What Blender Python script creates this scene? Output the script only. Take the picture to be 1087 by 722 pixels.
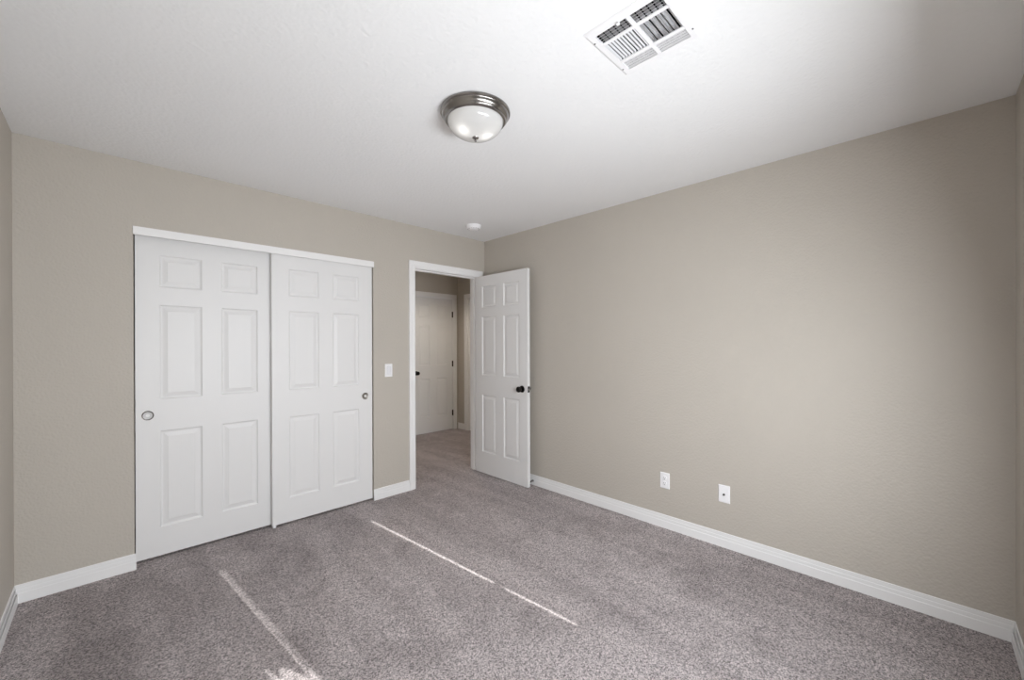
import bpy, bmesh, math, random
from mathutils import Vector, Matrix

scene = bpy.context.scene
for o in list(bpy.data.objects):
    bpy.data.objects.remove(o, do_unlink=True)
random.seed(4)

# ------------------------------------------------------------------ camera, exposure, daylight
W, H = 1087, 722
FPX, YAW, PITCH, ROLL, CZ, SY = 429.943, 0.781524, -0.0024029, -0.0028625, 1.33662, 5.624
cam_d = bpy.data.cameras.new('camera')
cam = bpy.data.objects.new('camera', cam_d)
scene.collection.objects.link(cam)
cam_d.sensor_fit = 'HORIZONTAL'
cam_d.sensor_width = 36.0
cam_d.lens = FPX / W * 36.0
cam_d.shift_y = SY / W
cam_d.clip_start = 0.02
fw = Vector((math.sin(YAW) * math.cos(PITCH), math.cos(YAW) * math.cos(PITCH), math.sin(PITCH)))
rt = Vector((math.cos(YAW), -math.sin(YAW), 0))
up = rt.cross(fw)
r2 = rt * math.cos(ROLL) + up * math.sin(ROLL)
u2 = up * math.cos(ROLL) - rt * math.sin(ROLL)
cam.matrix_world = Matrix(((r2.x, u2.x, -fw.x, 0), (r2.y, u2.y, -fw.y, 0), (r2.z, u2.z, -fw.z, CZ), (0, 0, 0, 1)))
scene.camera = cam

scene.view_settings.view_transform = 'Standard'
scene.view_settings.look = 'None'
scene.view_settings.gamma = 1.0
scene.view_settings.use_curve_mapping = False
scene.view_settings.exposure = 0.0
scene.cycles.max_bounces = 14
scene.cycles.diffuse_bounces = 10

world = bpy.data.worlds.new('world')
scene.world = world
world.use_nodes = True
bgn = world.node_tree.nodes['Background']
bgn.inputs[0].default_value = (0.62, 0.74, 0.9, 1)
bgn.inputs[1].default_value = 1.0

SUN_STRENGTH = 12.0
WINDOW_POWER = 67.5
WINDOW_COLOR = (0.945, 0.98, 1.02)
BULB_POWER = 0.11
HALL_FILL_POWER = 44.0

sun_d = bpy.data.lights.new('sun', 'SUN')
sun_d.energy = SUN_STRENGTH
sun_d.angle = math.radians(0.35)
sun_d.color = (1.0, 0.98, 0.95)
sun = bpy.data.objects.new('sun', sun_d)
scene.collection.objects.link(sun)
sun.location = (1.4, -4.0, 4.0)
sun.rotation_euler = Vector((-0.096, 1.0, -0.623)).to_track_quat('-Z', 'Y').to_euler()

# daylight coming through the blinds of the window in the front wall
win_d = bpy.data.lights.new('window_daylight', 'AREA')
win_d.shape = 'RECTANGLE'
win_d.size, win_d.size_y = 1.46, 0.62
win_d.energy = WINDOW_POWER
win_d.color = WINDOW_COLOR
win_d.spread = math.radians(180)
win = bpy.data.objects.new('window_daylight', win_d)
scene.collection.objects.link(win)
win.location = (1.06, -0.332, 1.28)
win.rotation_euler = Vector((0, 1, -0.27)).to_track_quat('-Z', 'Z').to_euler()

# ------------------------------------------------------------------ measurements (metres)
HC = 2.44
D, R, L, F = 3.3035, 2.8629, -0.3569, -0.2997
WT = 0.115
YB = D + WT                 # hall side of the back wall
HY = 5.2                    # hall far wall
HX = 3.943                  # hall right wall
HL = 1.95                   # hall left wall
BH, BT = 0.0935, 0.014
CX0, CX1, CZ1 = 0.100, 1.605, 2.045     # closet opening
OX0, OX1, OZ1 = 1.992, 2.782, 2.066     # rough entry opening
WX0, WX1, WZ0, WZ1 = 0.32, 1.80, 0.90, 2.20   # window opening


# ------------------------------------------------------------------ materials
def new_mat(name):
    m = bpy.data.materials.new(name)
    m.use_nodes = True
    nt = m.node_tree
    return m, nt, nt.nodes['Principled BSDF']


def srgb(r, g, b):
    f = lambda c: (c / 255 / 12.92) if c / 255 <= 0.04045 else ((c / 255 + 0.055) / 1.055) ** 2.4
    return (f(r), f(g), f(b), 1)


def plain(name, col, rough=0.5, metal=0.0, spec=0.5):
    m, nt, b = new_mat(name)
    b.inputs['Base Color'].default_value = col
    b.inputs['Roughness'].default_value = rough
    b.inputs['Metallic'].default_value = metal
    b.inputs['Specular IOR Level'].default_value = spec
    return m


def textured_paint(name, col, rough, s1, s2, strength, dist, spec=0.3, mottling=0.03):
    m, nt, b = new_mat(name)
    N, K = nt.nodes, nt.links
    tc = N.new('ShaderNodeTexCoord')
    n1 = N.new('ShaderNodeTexNoise'); n1.inputs['Scale'].default_value = s1
    n1.inputs['Detail'].default_value = 3
    n2 = N.new('ShaderNodeTexVoronoi'); n2.inputs['Scale'].default_value = s2
    n2.feature = 'SMOOTH_F1'
    K.new(tc.outputs['Object'], n1.inputs['Vector']); K.new(tc.outputs['Object'], n2.inputs['Vector'])
    mx = N.new('ShaderNodeMath'); mx.operation = 'ADD'
    K.new(n1.outputs['Fac'], mx.inputs[0]); K.new(n2.outputs['Distance'], mx.inputs[1])
    bp = N.new('ShaderNodeBump'); bp.inputs['Strength'].default_value = strength
    bp.inputs['Distance'].default_value = dist
    K.new(mx.outputs[0], bp.inputs['Height']); K.new(bp.outputs['Normal'], b.inputs['Normal'])
    n3 = N.new('ShaderNodeTexNoise'); n3.inputs['Scale'].default_value = 1.7
    n3.inputs['Detail'].default_value = 4
    K.new(tc.outputs['Object'], n3.inputs['Vector'])
    cr = N.new('ShaderNodeValToRGB')
    cr.color_ramp.elements[0].position = 0.3; cr.color_ramp.elements[1].position = 0.7
    a = 1 - mottling
    cr.color_ramp.elements[0].color = (col[0] * a, col[1] * a, col[2] * a, 1)
    cr.color_ramp.elements[1].color = col
    K.new(n3.outputs['Fac'], cr.inputs['Fac']); K.new(cr.outputs['Color'], b.inputs['Base Color'])
    b.inputs['Roughness'].default_value = rough
    b.inputs['Specular IOR Level'].default_value = spec
    return m


M_WALL = textured_paint('taupe_orange_peel_paint', srgb(189, 183, 174), 0.62, 70, 95, 0.35, 0.004)
M_CEIL = textured_paint('white_ceiling_texture', srgb(236, 237, 238), 0.85, 45, 70, 0.30, 0.004, 0.2, 0.01)
M_TRIM = plain('white_semigloss_trim', srgb(236, 236, 236), 0.38)
M_DOOR = None
M_PLATE = plain('white_plastic_plate', srgb(240, 240, 242), 0.35)
M_SLOT = plain('grey_slot', srgb(70, 70, 74), 0.6)
M_BLACK = plain('oil_rubbed_bronze', srgb(22, 20, 19), 0.3, 0.6)
M_HINGE = plain('dark_bronze_hinge', srgb(58, 50, 44), 0.4, 0.7)
M_NICKEL = plain('brushed_nickel', srgb(146, 143, 140), 0.22, 1.0)
M_SATIN = plain('satin_nickel', srgb(178, 175, 170), 0.33, 1.0)
M_STEEL = plain('bright_steel', srgb(205, 205, 205), 0.25, 1.0)
M_VENT = plain('white_enamel', srgb(236, 236, 238), 0.4)
M_DUCT = plain('dark_duct', srgb(16, 16, 16), 0.9)
M_DAMPER = plain('galvanised_damper', srgb(178, 178, 180), 0.5, 0.1)
M_SCREW = plain('grey_screw', srgb(110, 110, 112), 0.5, 0.5)
M_RUBBER = plain('black_rubber_tip', srgb(26, 26, 26), 0.7)
M_CLOSET = plain('closet_drywall', srgb(190, 182, 170), 0.8)


def door_material():
    m, nt, b = new_mat('white_moulded_door')
    N, K = nt.nodes, nt.links
    tc = N.new('ShaderNodeTexCoord')
    mp = N.new('ShaderNodeMapping'); mp.inputs['Scale'].default_value = (70, 70, 5)
    K.new(tc.outputs['Object'], mp.inputs['Vector'])
    n = N.new('ShaderNodeTexNoise'); n.inputs['Scale'].default_value = 1.6
    n.inputs['Detail'].default_value = 4; n.inputs['Distortion'].default_value = 0.6
    K.new(mp.outputs['Vector'], n.inputs['Vector'])
    bp = N.new('ShaderNodeBump'); bp.inputs['Strength'].default_value = 0.12
    bp.inputs['Distance'].default_value = 0.002
    K.new(n.outputs['Fac'], bp.inputs['Height']); K.new(bp.outputs['Normal'], b.inputs['Normal'])
    b.inputs['Base Color'].default_value = srgb(226, 226, 226)
    b.inputs['Roughness'].default_value = 0.45
    return m


M_DOOR = door_material()


def carpet_material():
    m, nt, b = new_mat('grey_mauve_cut_pile_carpet')
    N, K = nt.nodes, nt.links
    tc = N.new('ShaderNodeTexCoord')
    V = tc.outputs['Object']

    def noise(scale, detail, rough=0.5, vec=V, dist=0.0):
        n = N.new('ShaderNodeTexNoise')
        n.inputs['Scale'].default_value = scale; n.inputs['Detail'].default_value = detail
        n.inputs['Roughness'].default_value = rough; n.inputs['Distortion'].default_value = dist
        K.new(vec, n.inputs['Vector'])
        return n.outputs['Fac']

    def ramp(fac, p0, c0, p1, c1):
        r = N.new('ShaderNodeValToRGB')
        r.color_ramp.elements[0].position = p0; r.color_ramp.elements[0].color = c0
        r.color_ramp.elements[1].position = p1; r.color_ramp.elements[1].color = c1
        K.new(fac, r.inputs['Fac'])
        return r.outputs['Color']

    def mul(a, bb, f=1.0):
        x = N.new('ShaderNodeMix'); x.data_type = 'RGBA'; x.blend_type = 'MULTIPLY'
        x.inputs['Factor'].default_value = f
        K.new(a, x.inputs[6]); K.new(bb, x.inputs[7])
        return x.outputs[2]

    def cells(scale):
        v = N.new('ShaderNodeTexVoronoi'); v.inputs['Scale'].default_value = scale
        K.new(V, v.inputs['Vector'])
        sp = N.new('ShaderNodeSeparateColor')
        K.new(v.outputs['Color'], sp.inputs[0])
        return sp.outputs[0], v.outputs['Distance']

    cval, cdist = cells(215)
    tuft = noise(330, 3, 0.7)
    base = ramp(cval, 0.0, srgb(116, 109, 109), 0.85, srgb(232, 222, 222))
    base = mul(base, ramp(tuft, 0.34, (0.62, 0.61, 0.61, 1), 0.60, (1.10, 1.09, 1.09, 1)))
    clump = noise(75, 3, 0.6)
    base = mul(base, ramp(clump, 0.32, (0.84, 0.84, 0.84, 1), 0.62, (1.08, 1.08, 1.08, 1)))
    # scuffs, footprints and vacuum sweeps
    scuff = noise(2.3, 5, 0.62, V, 1.1)
    base = mul(base, ramp(scuff, 0.34, (0.84, 0.83, 0.83, 1), 0.50, (1.03, 1.03, 1.03, 1)))
    mp = N.new('ShaderNodeMapping'); mp.inputs['Rotation'].default_value = (0, 0, math.radians(24))
    mp.inputs['Scale'].default_value = (5.5, 0.8, 1)
    K.new(V, mp.inputs['Vector'])
    sweep = noise(0.9, 1, 0.4, mp.outputs['Vector'], 0.3)
    base = mul(base, ramp(sweep, 0.46, (0.94, 0.935, 0.935, 1), 0.52, (1.06, 1.06, 1.06, 1)))
    mq = N.new('ShaderNodeMapping'); mq.inputs['Rotation'].default_value = (0, 0, math.radians(-52))
    mq.inputs['Scale'].default_value = (3.2, 0.7, 1); mq.inputs['Location'].default_value = (3.1, 1.7, 0)
    K.new(V, mq.inputs['Vector'])
    sweep2 = noise(0.9, 1, 0.4, mq.outputs['Vector'], 0.3)
    base = mul(base, ramp(sweep2, 0.45, (0.95, 0.945, 0.945, 1), 0.50, (1.05, 1.05, 1.05, 1)))
    K.new(base, b.inputs['Base Color'])
    b.inputs['Roughness'].default_value = 0.95
    b.inputs['Specular IOR Level'].default_value = 0.1
    b.inputs['Sheen Weight'].default_value = 0.15
    ad = N.new('ShaderNodeMath'); ad.operation = 'MULTIPLY_ADD'
    ad.inputs[1].default_value = 0.5
    K.new(clump, ad.inputs[0]); K.new(tuft, ad.inputs[2])
    bp = N.new('ShaderNodeBump'); bp.inputs['Strength'].default_value = 1.0
    bp.inputs['Distance'].default_value = 0.012
    K.new(ad.outputs[0], bp.inputs['Height']); K.new(bp.outputs['Normal'], b.inputs['Normal'])
    return m


M_CARPET = carpet_material()


def glass_dome_material():
    m = bpy.data.materials.new('frosted_alabaster_glass')
    m.use_nodes = True
    nt = m.node_tree; N, K = nt.nodes, nt.links
    N.clear()
    out = N.new('ShaderNodeOutputMaterial')
    d = N.new('ShaderNodeBsdfDiffuse'); d.inputs['Color'].default_value = (0.86, 0.86, 0.86, 1)
    t = N.new('ShaderNodeBsdfTranslucent'); t.inputs['Color'].default_value = (0.93, 0.93, 0.92, 1)
    g = N.new('ShaderNodeBsdfGlossy'); g.inputs['Roughness'].default_value = 0.12
    m1 = N.new('ShaderNodeMixShader'); m1.inputs[0].default_value = 0.5
    m2 = N.new('ShaderNodeMixShader')
    fr = N.new('ShaderNodeFresnel'); fr.inputs['IOR'].default_value = 1.5
    K.new(fr.outputs[0], m2.inputs[0])
    K.new(d.outputs[0], m1.inputs[1]); K.new(t.outputs[0], m1.inputs[2])
    K.new(m1.outputs[0], m2.inputs[1]); K.new(g.outputs[0], m2.inputs[2])
    K.new(m2.outputs[0], out.inputs[0])
    return m


M_DOME = glass_dome_material()


def pane_material():
    m = bpy.data.materials.new('window_pane')
    m.use_nodes = True
    nt = m.node_tree; N, K = nt.nodes, nt.links
    N.clear()
    out = N.new('ShaderNodeOutputMaterial')
    t = N.new('ShaderNodeBsdfTransparent'); t.inputs['Color'].default_value = (0.96, 0.97, 0.97, 1)
    g = N.new('ShaderNodeBsdfGlossy'); g.inputs['Roughness'].default_value = 0.02
    mx = N.new('ShaderNodeMixShader'); mx.inputs[0].default_value = 0.06
    K.new(t.outputs[0], mx.inputs[1]); K.new(g.outputs[0], mx.inputs[2]); K.new(mx.outputs[0], out.inputs[0])
    return m


M_PANE = pane_material()
M_VANE = plain('white_vinyl_vane', srgb(230, 228, 222), 0.55)


# ------------------------------------------------------------------ mesh helpers
class MB:
    def __init__(self):
        self.bm = bmesh.new()

    def box(self, x0, x1, y0, y1, z0, z1, bevel=0.0):
        v = [self.bm.verts.new(c) for c in ((x0, y0, z0), (x1, y0, z0), (x1, y1, z0), (x0, y1, z0),
                                            (x0, y0, z1), (x1, y0, z1), (x1, y1, z1), (x0, y1, z1))]
        fs = [self.bm.faces.new([v[i] for i in f]) for f in
              ((0, 3, 2, 1), (4, 5, 6, 7), (0, 1, 5, 4), (1, 2, 6, 5), (2, 3, 7, 6), (3, 0, 4, 7))]
        if bevel:
            es = list({e for f in fs for e in f.edges})
            bmesh.ops.bevel(self.bm, geom=es, offset=bevel, segments=2, profile=0.5, affect='EDGES')
        return self

    def lathe(self, prof, center=(0, 0, 0), axis='z', n=48):
        """prof: list of (radius, height along axis)."""
        c = Vector(center)

        def pt(r, h, a):
            u, v = r * math.cos(a), r * math.sin(a)
            if axis == 'z':
                return c + Vector((u, v, h))
            if axis == 'y':
                return c + Vector((u, h, v))
            return c + Vector((h, u, v))
        rings = []
        for r, h in prof:
            if r < 1e-6:
                rings.append([self.bm.verts.new(pt(0, h, 0))])
            else:
                rings.append([self.bm.verts.new(pt(r, h, 2 * math.pi * i / n)) for i in range(n)])
        for a, b in zip(rings, rings[1:]):
            for i in range(n):
                j = (i + 1) % n
                if len(a) == 1 and len(b) == 1:
                    continue
                if len(a) == 1:
                    self.bm.faces.new((a[0], b[i], b[j]))
                elif len(b) == 1:
                    self.bm.faces.new((a[i], b[0], a[j]))
                else:
                    self.bm.faces.new((a[i], b[i], b[j], a[j]))
        return self

    def sweep(self, path, prof, place, cap=True, closed=False):
        """prof points (a, b) placed by place(pathpoint, a, b)."""
        rings = [[self.bm.verts.new(place(p, a, b)) for a, b in prof] for p in path]
        n = len(prof)
        for r0, r1 in zip(rings, rings[1:]):
            for i in range(n):
                j = (i + 1) % n
                self.bm.faces.new((r0[i], r0[j], r1[j], r1[i]))
        if cap:
            self.bm.faces.new(rings[0][::-1]); self.bm.faces.new(rings[-1])
        return self

    def poly(self, pts):
        self.bm.faces.new([self.bm.verts.new(p) for p in pts])
        return self

    def build(self, name, mat, parent=None, smooth=None):
        bmesh.ops.recalc_face_normals(self.bm, faces=self.bm.faces)
        me = bpy.data.meshes.new(name)
        self.bm.to_mesh(me)
        self.bm.free()
        o = bpy.data.objects.new(name, me)
        me.materials.append(mat)
        scene.collection.objects.link(o)
        if smooth is not None:
            me.shade_smooth()
            try:
                me.set_sharp_from_angle(angle=math.radians(smooth))
            except Exception:
                pass
        if parent:
            o.parent = parent
        return o


def tag(o, label, cat, kind=None, group=None):
    o['label'] = label
    o['category'] = cat
    if kind:
        o['kind'] = kind
    if group:
        o['group'] = group
    return o


def empty(name, loc, rz=0.0):
    e = bpy.data.objects.new(name, None)
    e.empty_display_size = 0.1
    scene.collection.objects.link(e)
    e.location = loc
    e.rotation_euler = (0, 0, rz)
    return e


# ------------------------------------------------------------------ room shell
tag(MB().box(L - WT, HX + WT, F - 0.20, HY + WT, -0.12, 0.0).build('floor', M_CARPET),
    'grey mauve cut pile carpet covering bedroom and hallway', 'floor', 'structure')

# the ceiling has a hole for the air vent's duct
VX0, VX1, VY0, VY1 = 1.203, 1.503, 0.545, 0.847
m = MB()
cx0, cx1, cy0, cy1 = VX0 + 0.022, VX1 - 0.022, VY0 + 0.022, VY1 - 0.022
X0, X1, Y0, Y1 = L - WT, HX + WT, F - 0.20, HY + WT
m.box(X0, cx0, Y0, Y1, HC, HC + 0.14)
m.box(cx1, X1, Y0, Y1, HC, HC + 0.14)
m.box(cx0, cx1, Y0, cy0, HC, HC + 0.14)
m.box(cx0, cx1, cy1, Y1, HC, HC + 0.14)
tag(m.build('ceiling', M_CEIL), 'white textured flat ceiling', 'ceiling', 'structure')

m = MB()
m.box(L - WT, CX0, D, YB, 0, HC)
m.box(CX0, CX1, D, YB, CZ1, HC)
m.box(CX1, OX0, D, YB, 0, HC)
m.box(OX0, OX1, D, YB, OZ1, HC)
m.box(OX1, HX + WT, D, YB, 0, HC)
tag(m.build('wall_back', M_WALL), 'taupe wall holding the closet and the doorway', 'wall', 'structure')
tag(MB().box(R, R + WT, F - 0.20, D, 0, HC).build('wall_right', M_WALL),
    'long bare taupe wall on the right with two outlets', 'wall', 'structure')
tag(MB().box(L - WT, L, F - 0.20, D, 0, HC).build('wall_left', M_WALL),
    'sliver of taupe wall at the left edge of the photo', 'wall', 'structure')
m = MB()
m.box(L, WX0, F - 0.20, F, 0, HC)
m.box(WX1, R, F - 0.20, F, 0, HC)
m.box(WX0, WX1, F - 0.20, F, 0, WZ0)
m.box(WX0, WX1, F - 0.20, F, WZ1, HC)
tag(m.build('wall_front', M_WALL), 'taupe wall at the right edge of the photo, holding the window', 'wall', 'structure')

# closet box behind the sliding doors
m = MB()
m.box(CX0 - 0.25, CX0 - 0.2, YB, YB + 0.6, 0, HC)
m.box(CX1 + 0.15, CX1 + 0.2, YB, YB + 0.6, 0, HC)
m.box(CX0 - 0.25, CX1 + 0.2, YB + 0.6, YB + 0.65, 0, HC)
tag(m.build('wall_closet', M_CLOSET), 'closet interior behind the sliding doors', 'wall', 'structure')

# hallway
m = MB()
DY0, DY1, DZ1 = 4.17, 4.96, 2.066       # opening of the door in the hall's right wall
m.box(HX, HX + WT, YB, DY0, 0, HC)
m.box(HX, HX + WT, DY1, HY + WT, 0, HC)
m.box(HX, HX + WT, DY0, DY1, DZ1, HC)
tag(m.build('wall_hall_right', M_WALL), 'brown shaded hallway wall seen beside the far door', 'wall', 'structure')
EX0, EX1 = 3.098, 3.862
m = MB()
m.box(HL - WT, EX0, HY, HY + WT, 0, HC)
m.box(EX1, HX, HY, HY + WT, 0, HC)
m.box(EX0, EX1, HY, HY + WT, 2.066, HC)
tag(m.build('wall_hall_far', M_WALL), 'brown shaded hallway wall above the far hallway door', 'wall', 'structure')
tag(MB().box(HL - WT, HL, YB, HY, 0, HC).build('wall_hall_left', M_WALL),
    'hallway wall left of the doorway', 'wall', 'structure')

# ------------------------------------------------------------------ baseboards
BPROF = [(0, 0), (BT, 0), (BT, 0.0510), (0.0130, 0.0530), (0.0122, 0.0530), (0.0118, 0.0380), (0.0066, 0.0380),
         (0.0076, 0.0590), (0.0076, 0.0700), (0.0070, 0.0712), (0.0064, 0.0712), (0.0060, 0.0600), (0.0022, 0.0600),
         (0.0032, 0.0770), (0.0032, 0.0900), (0.0026, 0.0925), (0, BH)]


def baseboard(name, p0, p1, nrm, label, m0=0, m1=0, round0=False, round1=False):
    """runs p0->p1 along a wall whose room-side normal is nrm; m0/m1 = mitre slope at the ends
    (+1 lengthens with offset, -1 shortens)."""
    p0, p1 = Vector((*p0, 0)), Vector((*p1, 0))
    d = (p1 - p0).normalized()
    n = Vector((*nrm, 0))

    def place(e, a, b):
        base, s = (p0, -m0) if e == 0 else (p1, m1)
        return base + n * a + d * (a * s) + Vector((0, 0, b))
    m = MB().sweep([0, 1], BPROF, place)
    return tag(m.build(name, M_TRIM), label, 'baseboard', 'structure')


baseboard('baseboard_back_left', (L, D), (CX0 + 0.006, D), (0, -1), 'white grooved baseboard left of the closet', -1, 0)
baseboard('baseboard_back_right', (CX1 - 0.004, D), (1.9445, D), (0, -1),
          'short white baseboard between the closet and the doorway casing')
baseboard('baseboard_right', (R, D), (R, F), (-1, 0), 'long white baseboard under the bare right wall', 0, -1)
baseboard('baseboard_left', (L, F), (L, D), (1, 0), 'white baseboard at the left edge of the photo', -1, -1)
baseboard('baseboard_front', (L, F), (R, F), (0, 1), 'white baseboard at the lower right corner of the photo', -1, -1)
baseboard('baseboard_hall', (HX, HY), (HX, 5.029), (-1, 0), 'short white baseboard in the hallway corner', -1, 0)
baseboard('baseboard_hall_far', (HL, HY), (3.031, HY), (0, -1), 'white baseboard on the far hallway wall', -1, 0)
baseboard('baseboard_hall_left', (HL, YB), (HL, HY), (1, 0), 'white baseboard on the left hallway wall', 0, -1)


# ------------------------------------------------------------------ casings and jambs
def casing_profile(w):
    return [(0, 0), (0, 0.010), (0.004, 0.0125), (w * 0.30, 0.0135), (w * 0.36, 0.0115), (w * 0.42, 0.0135),
            (w * 0.72, 0.0165), (w * 0.93, 0.0165), (w, 0.013), (w, 0)]


def casing(name, x0, x1, ztop, w, origin, ax, nrm, label):
    """mitred three-sided casing. Inner edges x0/x1 along unit vector ax from origin; nrm points off the wall."""
    O, A, N = Vector(origin), Vector(ax), Vector(nrm)
    m = MB()

    def place(p, a, b):
        s, z, ds, dz = p
        return O + A * (s + ds * a) + Vector((0, 0, z + dz * a)) + N * b
    path = [(x0, 0, -1, 0), (x0, ztop, -1, 1), (x1, ztop, 1, 1), (x1, 0, 1, 0)]
    m.sweep(path, casing_profile(w), place)
    return tag(m.build(name, M_TRIM), label, 'door casing', 'structure')


casing('trim_1', 2.007, 2.767, 2.051, 0.0625, (0, D, 0), (1, 0, 0), (0, -1, 0),
       'white casing around the open bedroom doorway')
casing('trim_2', 2.007, 2.767, 2.051, 0.0625, (0, YB, 0), (1, 0, 0), (0, 1, 0),
       'white casing on the hallway side of the bedroom doorway')
# jamb with door stop
m = MB()
JX0, JX1, JZ = 2.012, 2.762, 2.046
m.box(OX0 - 0.001, JX0, D - 0.001, YB + 0.001, 0, JZ + 0.02)
m.box(JX1, OX1 + 0.001, D - 0.001, YB + 0.001, 0, JZ + 0.02)
m.box(JX0, JX1, D - 0.001, YB + 0.001, JZ, JZ + 0.02)
sy0, sy1 = D + 0.040, D + 0.078
m.box(JX0, JX0 + 0.011, sy0, sy1, 0, JZ)
m.box(JX1 - 0.011, JX1, sy0, sy1, 0, JZ)
m.box(JX0 + 0.011, JX1 - 0.011, sy0, sy1, JZ - 0.011, JZ)
jamb = tag(m.build('trim_3', M_TRIM), 'white jamb and stop lining the open bedroom doorway', 'door jamb', 'structure')
m = MB().box(JX0 - 0.001, JX0 + 0.0015, D + 0.004, D + 0.032, 0.885, 0.945)
o = m.build('strike_plate', M_SATIN, jamb); o['label'] = 'small satin strike plate'

# closet header
m = MB().box(CX0 - 0.003, CX1 + 0.002, D - 0.010, D + 0.006, 2.000, 2.049, 0.0015)
tag(m.build('trim_4', M_TRIM), 'white header board above the sliding closet doors', 'closet header', 'structure')
m = MB().box(CX0, CX1, D + 0.012, D + 0.108, 2.030, CZ1)
tag(m.build('trim_5', M_SATIN), 'sliding door track behind the closet header', 'door track', 'structure')

casing('trim_6', 3.113, 3.847, 2.058, 0.0640, (0, HY, 0), (1, 0, 0), (0, -1, 0),
       'white casing around the closed far hallway door')
m = MB()
m.box(EX0 - 0.001, 3.117, HY - 0.001, HY + WT, 0, 2.066)
m.box(3.843, EX1 + 0.001, HY - 0.001, HY + WT, 0, 2.066)
m.box(3.117, 3.843, HY - 0.001, HY + WT, 2.052, 2.066)
tag(m.build('trim_7', M_TRIM), 'white jamb of the closed far hallway door', 'door jamb', 'structure')
casing('trim_8', DY0 + 0.014, DY1 - 0.002, 2.050, 0.066, (HX, 0, 0), (0, 1, 0), (-1, 0, 0),
       'white casing at the right side of the hallway, half hidden by the doorway')
m = MB()
m.box(HX - 0.001, HX + WT, DY0 - 0.001, DY0 + 0.019, 0, DZ1)
m.box(HX - 0.001, HX + WT, DY1 - 0.019, DY1 + 0.001, 0, DZ1)
m.box(HX - 0.001, HX + WT, DY0 + 0.019, DY1 - 0.019, DZ1 - 0.019, DZ1)
m.box(HX + 0.03, HX + 0.068, DY1 - 0.03, DY1 - 0.019, 0, DZ1 - 0.019)
m.box(HX + 0.03, HX + 0.068, DY0 + 0.019, DY0 + 0.03, 0, DZ1 - 0.019)
tag(m.build('trim_9', M_TRIM), 'white jamb in the right wall of the hallway', 'door jamb', 'structure')


# ------------------------------------------------------------------ six panel doors
RINGS = [(0.0, 0.0), (0.003, 0.0045), (0.008, 0.0080), (0.013, 0.0090), (0.017, 0.0085),
         (0.037, 0.0030), (0.0385, 0.0022), (0.0400, 0.0020)]


def six_panel_leaf(name, w, h, t, cols, rows, parent, mat=None):
    """leaf from x 0..w, front face y=0, back face y=t, z 0..h."""
    m = MB()
    bm = m.bm
    xs = [0, cols[0][0], cols[0][1], cols[1][0], cols[1][1], w]
    zs = [0] + [v for r in rows for v in r] + [h]
    for face_y, sgn in ((0.0, 1), (t, -1)):
        grid = {(i, k): bm.verts.new((x, face_y, z)) for i, x in enumerate(xs) for k, z in enumerate(zs)}
        for i in range(len(xs) - 1):
            for k in range(len(zs) - 1):
                q = [grid[i, k], grid[i + 1, k], grid[i + 1, k + 1], grid[i, k + 1]]
                if i in (1, 3) and k in (1, 3, 5):
                    x0, x1, z0, z1 = xs[i], xs[i + 1], zs[k], zs[k + 1]
                    prev = q
                    for ins, dep in RINGS[1:]:
                        y = face_y + sgn * dep
                        cur = [bm.verts.new(c) for c in ((x0 + ins, y, z0 + ins), (x1 - ins, y, z0 + ins),
                                                         (x1 - ins, y, z1 - ins), (x0 + ins, y, z1 - ins))]
                        for a in range(4):
                            b = (a + 1) % 4
                            bm.faces.new((prev[a], prev[b], cur[b], cur[a]))
                        prev = cur
                    bm.faces.new(prev)
                else:
                    bm.faces.new(q)
    m.poly([(0, 0, 0), (w, 0, 0), (w, t, 0), (0, t, 0)])
    m.poly([(0, 0, h), (w, 0, h), (w, t, h), (0, t, h)])
    m.poly([(0, 0, 0), (0, t, 0), (0, t, h), (0, 0, h)])
    m.poly([(w, 0, 0), (w, t, 0), (w, t, h), (w, 0, h)])
    bmesh.ops.remove_doubles(bm, verts=bm.verts, dist=1e-5)
    return m.build(name, mat or M_DOOR, parent)


def finger_pull(parent, x, z, mat, mat2):
    m = MB().lathe([(0.0290, 0.0006), (0.0290, -0.0014), (0.0275, -0.0026), (0.0252, -0.0022), (0.0235, -0.0002)],
                   (x, 0, z), 'y', 40)
    ring = m.build('finger_pull', mat, parent, 40)
    m = MB().lathe([(0.0236, -0.0006), (0.0225, -0.0002), (0.0200, 0.0008), (0.0, 0.0012)], (x, -0.0010, z), 'y', 40)
    m.build('pull_cup', mat2, ring, 40)
    return ring


CW = 0.764
CCOLS = ((0.1135, 0.3275), (0.4335, 0.6475))
CB = 0.016
CROWS = ((0.193 - CB, 0.799 - CB), (0.998 - CB, 1.590 - CB), (1.702 - CB, 1.903 - CB))
d1 = empty('door_1', (0.1065, D + 0.062, CB))
d1.rotation_euler.y = 0.0009
tag(d1, 'left sliding closet door, white with six panels, behind the other', 'closet door', 'structure')
six_panel_leaf('leaf', CW, 2.012, 0.035, CCOLS, CROWS, d1)
M_PULLCUP = plain('nickel_cup_bright_reflection', srgb(200, 200, 200), 0.6, 0.2)  # both cups are one nickel; brighter reflection put into this colour
M_PULLCUP2 = plain('nickel_cup_dark_reflection', srgb(138, 134, 128), 0.42, 0.9)  # same nickel, darker reflection put into the colour
p = finger_pull(d1, 0.166 - 0.1085 - 0.001, 0.902 - CB, M_NICKEL, M_PULLCUP); p['label'] = 'round nickel finger pull'
d2 = empty('door_2', (0.8355, D + 0.018, CB))
tag(d2, 'right sliding closet door, white with six panels, overlapping the left one', 'closet door', 'structure')
six_panel_leaf('leaf', CW, 2.012, 0.035, CCOLS, CROWS, d2)
p = finger_pull(d2, 1.5405 - 0.8355 - 0.003, 0.901 - CB, M_SATIN, M_PULLCUP2); p['label'] = 'round nickel finger pull with a darker reflection put into its colour'
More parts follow.
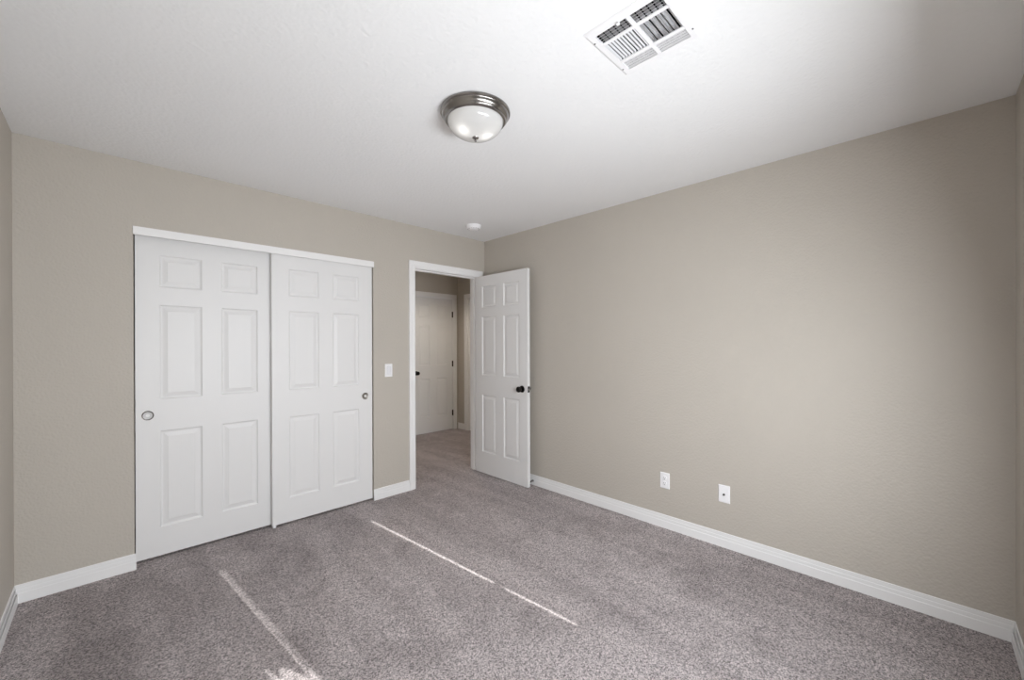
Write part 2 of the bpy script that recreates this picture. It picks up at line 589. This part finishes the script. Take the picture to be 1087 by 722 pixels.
m = MB().box(0.8375, 0.8575, D + 0.012, D + 0.066, 0.0, 0.0145, 0.002)
tag(m.build('trim_10', M_PLATE), 'small white floor guide between the sliding closet doors', 'door guide', 'structure')

KNOB = [(0.0, 0.0), (0.031, 0.0), (0.0325, 0.002), (0.0315, 0.006), (0.026, 0.009), (0.0125, 0.011), (0.0110, 0.016),
        (0.0110, 0.026), (0.0150, 0.031), (0.0235, 0.036), (0.0275, 0.043), (0.0280, 0.050), (0.0255, 0.057),
        (0.0180, 0.0625), (0.0, 0.0645)]


def knob(parent, x, z, t, back=True):
    m = MB().lathe([(r, -h) for r, h in KNOB], (x, 0, z), 'y', 36)
    k = m.build('knob', M_BLACK, parent, 35)
    k['label'] = 'black round knob'
    if back:
        m = MB().lathe(KNOB, (x, t, z), 'y', 36)
        k = m.build('knob', M_BLACK, parent, 35)
        k['label'] = 'black round knob'


def hinge(parent, x, y, z, sx=1):
    m = MB()
    for i in range(5):
        m.lathe([(0, -0.0445 + i * 0.018), (0.0058, -0.0445 + i * 0.018), (0.0058, -0.0275 + i * 0.018),
                 (0, -0.0275 + i * 0.018)], (x, y, z), 'z', 14)
    m.lathe([(0, -0.049), (0.004, -0.047), (0.004, 0.047), (0, 0.049)], (x, y, z), 'z', 14)
    m.box(x - 0.015, x + 0.015, y + 0.0045, y + 0.0075, z - 0.0445, z + 0.0445)
    o = m.build('hinge', M_HINGE, parent, 35)
    o['label'] = 'dark bronze hinge'


ECOLS = ((0.103, 0.319), (0.425, 0.640))
EB = 0.008
EROWS = ((0.229 - EB, 0.817 - EB), (1.020 - EB, 1.621 - EB), (1.716 - EB, 1.936 - EB))
d3 = empty('door_3', (2.735, 3.2985, EB), -math.pi / 2)
tag(d3, 'open white six panel bedroom door with black knobs, swung against the right wall', 'door', 'structure')
six_panel_leaf('leaf', 0.742, 2.034, 0.035, ECOLS, EROWS, d3)
knob(d3, 0.742 - 0.066, 0.917 - EB, 0.035)
m = MB().box(0.742 - 0.001, 0.7435, 0.005, 0.030, 0.889 - EB, 0.946 - EB)
lp = m.build('latch_plate', M_BLACK, d3); lp['label'] = 'small black latch plate on the door edge'
m = MB().box(0.7430, 0.7540, 0.010, 0.025, 0.908 - EB, 0.926 - EB, 0.002)
m.build('latch_bolt', M_STEEL, lp)
for z in (0.25, 1.02, 1.80):
    m = MB()
    m.lathe([(0, -0.0445), (0.006, -0.0445), (0.006, 0.0445), (0, 0.0445)], (-0.004, 0.040, z - EB), 'z', 14)
    m.box(-0.0006, 0.0022, 0.004, 0.036, z - EB - 0.0445, z - EB + 0.0445)
    o = m.build('hinge', M_HINGE, d3, 35); o['label'] = 'dark bronze hinge'

HCOLS = ((0.108, 0.300), (0.420, 0.612))
d4 = empty('door_4', (3.120, HY + 0.004, EB))
tag(d4, 'closed white six panel door at the end of the hallway', 'door', 'structure')
six_panel_leaf('leaf', 0.720, 2.038, 0.035, HCOLS,
               ((0.240 - EB, 0.825 - EB), (1.020 - EB, 1.628 - EB), (1.738 - EB, 1.940 - EB)), d4)
knob(d4, 0.066, 0.915 - EB, 0.035, back=False)
for z in (0.262, 1.035, 1.808):
    hinge(d4, 0.7215, -0.0065, z - EB)

d5 = empty('door_5', (HX + 0.070, DY0 + 0.022, EB), math.pi / 2)
tag(d5, 'white door in the right hallway wall, mostly hidden behind the doorway jamb', 'door', 'structure')
six_panel_leaf('leaf', DY1 - DY0 - 0.044, 2.030, 0.035, ((0.108, 0.315), (0.425, 0.632)),
               EROWS, d5)

# ------------------------------------------------------------------ window in the front wall (behind the camera)
m = MB()
fy0, fy1 = F - 0.195, F - 0.160
for a in ((WX0, WX0 + 0.045, WZ0, WZ1), (WX1 - 0.045, WX1, WZ0, WZ1), (WX0 + 0.045, WX1 - 0.045, WZ0, WZ0 + 0.02),
          (WX0 + 0.045, WX1 - 0.045, WZ1 - 0.03, WZ1)):
    m.box(a[0], a[1], fy0, fy1, a[2], a[3])
m.box(1.045, 1.075, fy0, fy1, WZ0 + 0.02, WZ1 - 0.03)
m.box(WX0 + 0.045, WX1 - 0.045, fy0 + 0.010, fy0 + 0.024, 1.300, 1.340)
w1 = tag(m.build('window_1', M_PLATE), 'white sliding window behind the vertical blinds', 'window', 'structure')
m = MB().box(WX0 + 0.045, WX1 - 0.045, F - 0.180, F - 0.176, WZ0 + 0.02, WZ1 - 0.03)
m.build('pane', M_PANE, w1)

# vertical blinds, closed; sun slips through two gaps and past one torn vane
bl = empty('vertical_blinds', (1.06, F - 0.130, WZ0))
tag(bl, 'closed white vertical blinds hanging in the window', 'blinds')
m = MB().box(WX0 - 1.06 + 0.004, WX1 - 1.06 - 0.004, -0.032, 0.032, WZ1 - WZ0 - 0.092, WZ1 - WZ0 - 0.001)
m.build('head_rail', M_PLATE, bl)


def torn(u):
    pts = [(0, 0.045), (0.14, 0.050), (0.22, 0.004), (0.32, -0.012), (0.42, 0.020), (0.65, 0.012), (0.8, -0.03), (1.0, -0.05)]
    for (a, za), (b, zb_) in zip(pts, pts[1:]):
        if u <= b:
            return za + (zb_ - za) * (u - a) / (b - a)
    return pts[-1][1]


def vane(x0, x1, zbot=None, ragged=False):
    """slightly curved slat across x0..x1 (world x), hung from the rail."""
    m = MB()
    bm = m.bm
    n = 24 if ragged else 10
    ztop = WZ1 - WZ0 - 0.04
    zb = 0.006 if zbot is None else zbot
    rows = []
    for i in range(n + 1):
        u = i / n
        x = x0 + (x1 - x0) * u - 1.06
        y = 0.006 * (1 - (2 * u - 1) ** 2) + (0.004 if int(x0 * 1000) % 2 else -0.004)
        z = zb + (torn(u) if ragged else 0.0)
        rows.append([bm.verts.new((x, y, z)), bm.verts.new((x, y, ztop)),
                     bm.verts.new((x, y - 0.001, ztop)), bm.verts.new((x, y - 0.001, z))])
    for a, b in zip(rows, rows[1:]):
        for k in range(4):
            l = (k + 1) % 4
            bm.faces.new((a[k], a[l], b[l], b[k]))
    bm.faces.new(rows[0][::-1]); bm.faces.new(rows[-1])
    m.build('vane', M_VANE, bl, 60)


GAP_L, GAP_R = 0.7855, 1.7245
GL, GR = 0.0105, 0.0085


def vanes(xa, xb, n):
    w = (xb - xa) / n
    for i in range(n):
        a, b = xa + i * w, xa + (i + 1) * w
        vane(a if i == 0 else a - 0.006, b if i == n - 1 else b + 0.006)


vanes(WX0 + 0.001, 0.672, 4)
vane(0.660, GAP_L - GL, 1.405 - WZ0, True)
m = MB().lathe([(0, 0.45), (0.0035, 0.45), (0.0060, 0.47), (0.0060, 1.28), (0, 1.28)], (GAP_L - 1.06, 0.012, 0), 'z', 16)  # rod added to split the gap, so the sun streak falls dimmer and wider
m.build('sun_gap_rod', M_PLATE, bl, 40)
vanes(GAP_L + GL, GAP_R - GR, 11)
vanes(GAP_R + GR, WX1 - 0.001, 1)

# ------------------------------------------------------------------ ceiling light
lx, ly = 1.235, 1.487
cl = empty('ceiling_light', (lx, ly, HC))
tag(cl, 'flush ceiling light with brushed nickel rim and frosted glass dome', 'ceiling light')
m = MB().lathe([(0.0, 0.0), (0.158, 0.0), (0.164, -0.003), (0.1655, -0.009), (0.1635, -0.014), (0.1590, -0.0165),
                (0.1575, -0.019), (0.1560, -0.026), (0.1510, -0.034), (0.1455, -0.0385), (0.1440, -0.041),
                (0.1430, -0.0445), (0.1385, -0.0480), (0.1345, -0.0490), (0.1320, -0.0470), (0.1300, -0.040),
                (0.128, -0.012), (0.0, -0.010)],
               (0, 0, 0), 'z', 96)
m.build('rim', M_NICKEL, cl, 30)
prof = []
for i in range(25):
    a = i / 24 * math.pi / 2
    prof.append((0.1310 * math.cos(a) ** 0.92 if i < 24 else 0.0, -0.0455 - 0.076 * math.sin(a)))
m = MB().lathe(prof, (0, 0, 0), 'z', 96)
m.build('glass_dome', M_DOME, cl, 60)
m = MB().lathe([(0.0, -0.1190), (0.0135, -0.1195), (0.0155, -0.1215), (0.0140, -0.1250), (0.0085, -0.1280),
                (0.0050, -0.1300), (0.0046, -0.1330), (0.0062, -0.1355), (0.0060, -0.1385), (0.0030, -0.1410),
                (0.0, -0.1415)], (0, 0, 0), 'z', 32)
m.build('finial', M_NICKEL, cl, 50)
for sx, sy_ in ((-0.046, 0.019), (0.044, -0.018)):
    m = MB().lathe([(0, -0.012), (0.014, -0.012), (0.014, -0.030), (0.022, -0.045), (0.026, -0.060), (0.022, -0.076),
                    (0.010, -0.085), (0, -0.087)], (sx, sy_, 0), 'z', 20)
    m.build('bulb', plain('bulb_glass', srgb(245, 245, 240), 0.4), cl, 60)
    ld = bpy.data.lights.new('bulb_light', 'POINT')
    ld.energy = BULB_POWER
    ld.shadow_soft_size = 0.012
    ld.color = (1.0, 0.97, 0.93)
    lo = bpy.data.objects.new('bulb_light', ld)
    scene.collection.objects.link(lo)
    lo.parent = cl
    lo.location = (sx * 1.05 - 0.010, sy_ * 1.05 - 0.011, -0.083)

# unseen fill lamp with a ring, added to brighten the hallway
rl = empty('added_hall_light', (3.05, 4.05, HC))
tag(rl, 'unseen fill light with white ring, added in the hallway ceiling to brighten the hall', 'added fill light')
m = MB().lathe([(0.055, 0.0), (0.085, 0.0), (0.086, -0.004), (0.080, -0.007), (0.060, -0.006), (0.055, 0.0)], (0, 0, 0), 'z', 40)
m.build('fill_light_ring', M_PLATE, rl, 40)
ld = bpy.data.lights.new('hall_fill_spot', 'SPOT')
ld.energy = HALL_FILL_POWER
ld.color = (1.0, 0.88, 0.74)
ld.spot_size = math.radians(150)
ld.spot_blend = 0.5
ld.shadow_soft_size = 0.045
lo = bpy.data.objects.new('hall_fill_spot', ld)
scene.collection.objects.link(lo)
lo.parent = rl
lo.location = (0, 0, -0.012)

# ------------------------------------------------------------------ smoke detector
sd = empty('smoke_detector', (2.400, 2.920, HC))
tag(sd, 'small round white smoke detector on the ceiling near the doorway', 'smoke detector')
m = MB().lathe([(0, 0), (0.070, 0), (0.070, -0.006), (0.067, -0.010), (0, -0.010)], (0, 0, 0), 'z', 48)
m.build('mounting_base', M_PLATE, sd, 40)
m = MB().lathe([(0, -0.010), (0.064, -0.010), (0.065, -0.024), (0.062, -0.031), (0.056, -0.034), (0.054, -0.0325),
                (0.050, -0.0325), (0.046, -0.037), (0.030, -0.040), (0.0, -0.041)], (0, 0, 0), 'z', 48)
m.build('cover', M_PLATE, sd, 40)
m = MB()
for i in range(14):
    a = 2 * math.pi * i / 14
    c, s = math.cos(a), math.sin(a)
    m.lathe([(0, -0.0330), (0.0035, -0.0330), (0.0035, -0.0350), (0, -0.0350)], (0.0515 * c, 0.0515 * s, 0), 'z', 8)
m.build('vent_slots', M_SLOT, sd)
m = MB().lathe([(0, -0.040), (0.009, -0.040), (0.009, -0.0425), (0, -0.043)], (0.012, -0.008, 0), 'z', 20)
m.build('test_button', M_PLATE, sd, 40)

# ------------------------------------------------------------------ air vent (four way ceiling register)
av = empty('air_vent', (VX0, VY0, HC))
tag(av, 'square white ceiling air vent with four way louvers', 'air vent')
S = VX1 - VX0
T = VY1 - VY0
m = MB()
bm = m.bm
# raised frame: outer lip, bevel, flat face down to the louver opening
fr = [(0.0, 0.0), (0.0, -0.002), (0.006, -0.0075), (0.010, -0.0085), (0.030, -0.0085), (0.030, 0.0)]
rings = []
for ins, z in fr:
    rings.append([bm.verts.new(c) for c in ((ins, ins, z), (S - ins, ins, z), (S - ins, T - ins, z), (ins, T - ins, z))])
for a, b in zip(rings, rings[1:]):
    for i in range(4):
        j = (i + 1) % 4
        bm.faces.new((a[i], a[j], b[j], b[i]))
# dividing bars
ZB0, ZB1 = -0.0085, -0.0045
XA0, XA1, XB0, XB1 = 0.0795, 0.0925, 0.2045, 0.2195
YM0, YM1 = 0.1385, 0.1525
m.box(XA0, XA1, 0.029, T - 0.029, ZB0, ZB1)
m.box(XB0, XB1, 0.029, T - 0.029, ZB0, ZB1)
for xa, xb in ((0.029, XA0), (XA1, XB0), (XB1, S - 0.029)):
    m.box(xa, xb, YM0, YM1, ZB0, ZB1)
m.build('frame', M_VENT, av)


def louver_x(name, x0, x1, y0, y1, n, tilt, k=0.62, zt=0.004, zb=-0.0078):
    """blades running along y, spaced in x; tilt > 0 leans the lower edge to +x."""
    for i in range(n):
        xc = x0 + (x1 - x0) * (i + 0.5) / n
        p = (x1 - x0) / n
        hx = k * p * (1 if tilt > 0 else -1)
        mm = MB()
        t_ = 0.0008
        pts = [(xc - hx, zt), (xc + hx, zb), (xc + hx + t_, zb + 0.0006), (xc - hx + t_, zt + 0.0006)]
        mm.sweep([y0, y1], pts, lambda y, a, b: Vector((a, y, b)))
        mm.build(name, M_VENT, av)


def louver_y(name, x0, x1, y0, y1, n, tilt, k=0.62, zt=0.004, zb=-0.0078):
    for i in range(n):
        yc = y0 + (y1 - y0) * (i + 0.5) / n
        p = (y1 - y0) / n
        hy = k * p * (1 if tilt > 0 else -1)
        mm = MB()
        t_ = 0.0008
        pts = [(yc - hy, zt), (yc + hy, zb), (yc + hy + t_, zb + 0.0006), (yc - hy + t_, zt + 0.0006)]
        mm.sweep([x0, x1], pts, lambda x, a, b: Vector((x, a, b)))
        mm.build(name, M_VENT, av)


ya0, ya1, yb0, yb1 = 0.030, YM0, YM1, T - 0.030
louver_x('louver_blade', 0.030, XA0, ya0, ya1, 4, -1)
louver_x('louver_blade', 0.030, XA0, yb0, yb1, 4, -1)
louver_x('louver_blade', XB1, S - 0.030, ya0, ya1, 4, 1, 0.10, -0.0010, -0.0078)
louver_x('louver_blade', XB1, S - 0.030, yb0, yb1, 4, 1, 0.10, -0.0010, -0.0078)
louver_y('louver_blade', XA1, XB0, ya0, ya1, 9, -1, 0.40)
louver_y('louver_blade', XA1, XB0, yb0, yb1, 10, 1, 0.05, 0.0008, -0.0078)
# damper blades above the louvers and the control lever
m = MB()
for i in range(12):
    yc = 0.040 + i * 0.0205
    m.sweep([0.03, S - 0.03], [(yc - 0.004, 0.020), (yc + 0.005, 0.010), (yc + 0.006, 0.011), (yc - 0.003, 0.021)],
            lambda x, a, b: Vector((x, a, b)))
m.build('damper', M_DAMPER, av)
m = MB().box(0.024, 0.034, 0.176, 0.180, -0.016, 0.004).box(0.020, 0.030, 0.173, 0.183, -0.0175, -0.0150)
m.build('lever', M_VENT, av)
m = MB()
z1 = 0.128
m.box(0.0225, 0.026, 0.0225, T - 0.0225, 0.001, z1)
m.box(S - 0.026, S - 0.0225, 0.0225, T - 0.0225, 0.001, z1)
m.box(0.026, S - 0.026, 0.0225, 0.026, 0.001, z1)
m.box(0.026, S - 0.026, T - 0.026, T - 0.0225, 0.001, z1)
m.box(0.0225, S - 0.0225, 0.0225, T - 0.0225, z1, z1 + 0.004)
m.build('duct_boot', M_DUCT, av)
for wx, wy in ((1.260, 0.836), (1.456, 0.834), (1.441, 0.556), (1.260, 0.556)):
    mm = MB().lathe([(0, -0.0084), (0.0036, -0.0086), (0.0028, -0.0100), (0, -0.0104)], (wx - VX0, wy - VY0, 0), 'z', 16)
    o = mm.build('screw', M_SCREW, av, 50)

# ------------------------------------------------------------------ wall plates
# built facing -y (front), then turned for the right wall
def plate(root, w=0.070, h=0.1145):
    m = MB()
    bm = m.bm
    a, b = w / 2, h / 2
    rr = [(0, 0.0), (0, -0.003), (0.0035, -0.0055), (0.006, -0.006)]
    rings = []
    for ins, y in rr:
        rings.append([bm.verts.new(c) for c in ((-a + ins, y, -b + ins), (a - ins, y, -b + ins),
                                                (a - ins, y, b - ins), (-a + ins, y, b - ins))])
    for p_, q in zip(rings, rings[1:]):
        for i in range(4):
            j = (i + 1) % 4
            bm.faces.new((p_[i], p_[j], q[j], q[i]))
    bm.faces.new(rings[-1]); bm.faces.new(rings[0])
    return m.build('cover_plate', M_PLATE, root)


def plate_screw(root, z):
    MB().lathe([(0, -0.0058), (0.0032, -0.0058), (0.0026, -0.0070), (0, -0.0074)], (0, 0, z), 'y', 16).build('screw', M_PLATE, root, 50)


sw = empty('light_switch', (1.743, D, 1.1105))
tag(sw, 'white rocker light switch on the wall between closet and doorway', 'light switch')
plate(sw)
M_ROCKER = plain('rocker_plastic', srgb(232, 232, 236), 0.3)
m = MB()
m.sweep([-0.0165, 0.0165], [(-0.0335, -0.0055), (-0.0335, -0.0090), (0.0, -0.0066), (0.0335, -0.0072), (0.0335, -0.0055)],
        lambda x, z, y: Vector((x, y, z)))
m.build('rocker', M_ROCKER, sw)
m = MB().box(-0.0180, 0.0180, -0.0064, -0.0058, -0.0350, 0.0350)
m.build('rocker_surround', plain('rocker_gap', srgb(176, 176, 178), 0.5), sw)

RZ = -math.pi / 2      # plate front (-y) turned to face -x
out = empty('power_outlet', (R, 1.3085, 0.343), RZ)
tag(out, 'white duplex power outlet low on the right wall, nearer the door', 'power outlet')
plate(out)
for zc in (0.0195, -0.0195):
    m = MB().lathe([(0, -0.0055), (0.0168, -0.0055), (0.0165, -0.0078), (0.0160, -0.0082), (0, -0.0082)], (0, 0, zc), 'y', 28)
    f_ = m.build('receptacle', M_PLATE, out, 40)
    m = MB()
    m.box(-0.0075, -0.0052, -0.0086, -0.0080, zc - 0.001, zc + 0.0085)
    m.box(0.0052, 0.0075, -0.0086, -0.0080, zc - 0.000, zc + 0.0075)
    m.lathe([(0, -0.0080), (0.0026, -0.0080), (0.0026, -0.0086), (0, -0.0086)], (0, 0, zc - 0.0075), 'y', 12)
    m.build('socket_slots', M_SLOT, f_)
plate_screw(out, 0.0)

cb = empty('cable_outlet', (R, 0.9075, 0.349), RZ)
tag(cb, 'white cable outlet with a centre jack, low on the right wall, farther from the door', 'cable outlet')
plate(cb)
m = MB().lathe([(0, -0.0058), (0.0072, -0.0058), (0.0072, -0.0085), (0.0048, -0.0086), (0.0048, -0.0165), (0.0022, -0.0165),
                (0.0020, -0.0120), (0, -0.0120)], (0, 0, -0.003), 'y', 6)
m.build('coax_jack', plain('jack_metal', srgb(96, 92, 86), 0.35, 0.9), cb)
for z in (0.0420, -0.0420):
    plate_screw(cb, z)

# spring door stop on the baseboard behind the open door
ds = empty('door_stop', (R - BT, 2.592, 0.040))
tag(ds, 'small spring door stop with black tip on the baseboard behind the open door', 'door stop')
m = MB().lathe([(0, 0), (0.0115, 0), (0.0115, -0.003), (0.008, -0.005), (0, -0.005)], (0, 0, 0), 'x', 20)
m.build('base', M_STEEL, ds, 40)
m = MB()
pts = []
turns, n = 9, 9 * 12
for i in range(n + 1):
    a = 2 * math.pi * turns * i / n
    pts.append(Vector((-0.004 - 0.036 * i / n, 0.0062 * math.cos(a), 0.0062 * math.sin(a))))
rings = []
for i, q in enumerate(pts):
    a = 2 * math.pi * turns * i / n
    rad = Vector((0, math.cos(a), math.sin(a)))
    rings.append([m.bm.verts.new(q + rad * (0.0013 * math.cos(b)) + Vector((1, 0, 0)) * (0.0013 * math.sin(b)))
                  for b in [2 * math.pi * k / 6 for k in range(6)]])
for a, b in zip(rings, rings[1:]):
    for k in range(6):
        l = (k + 1) % 6
        m.bm.faces.new((a[k], a[l], b[l], b[k]))
m.build('spring', M_STEEL, ds, 60)
m = MB().lathe([(0, -0.038), (0.0085, -0.038), (0.0095, -0.044), (0.0085, -0.052), (0.005, -0.055), (0, -0.0555)], (0, 0, 0), 'x', 20)
m.build('rubber_tip', M_RUBBER, ds, 40)
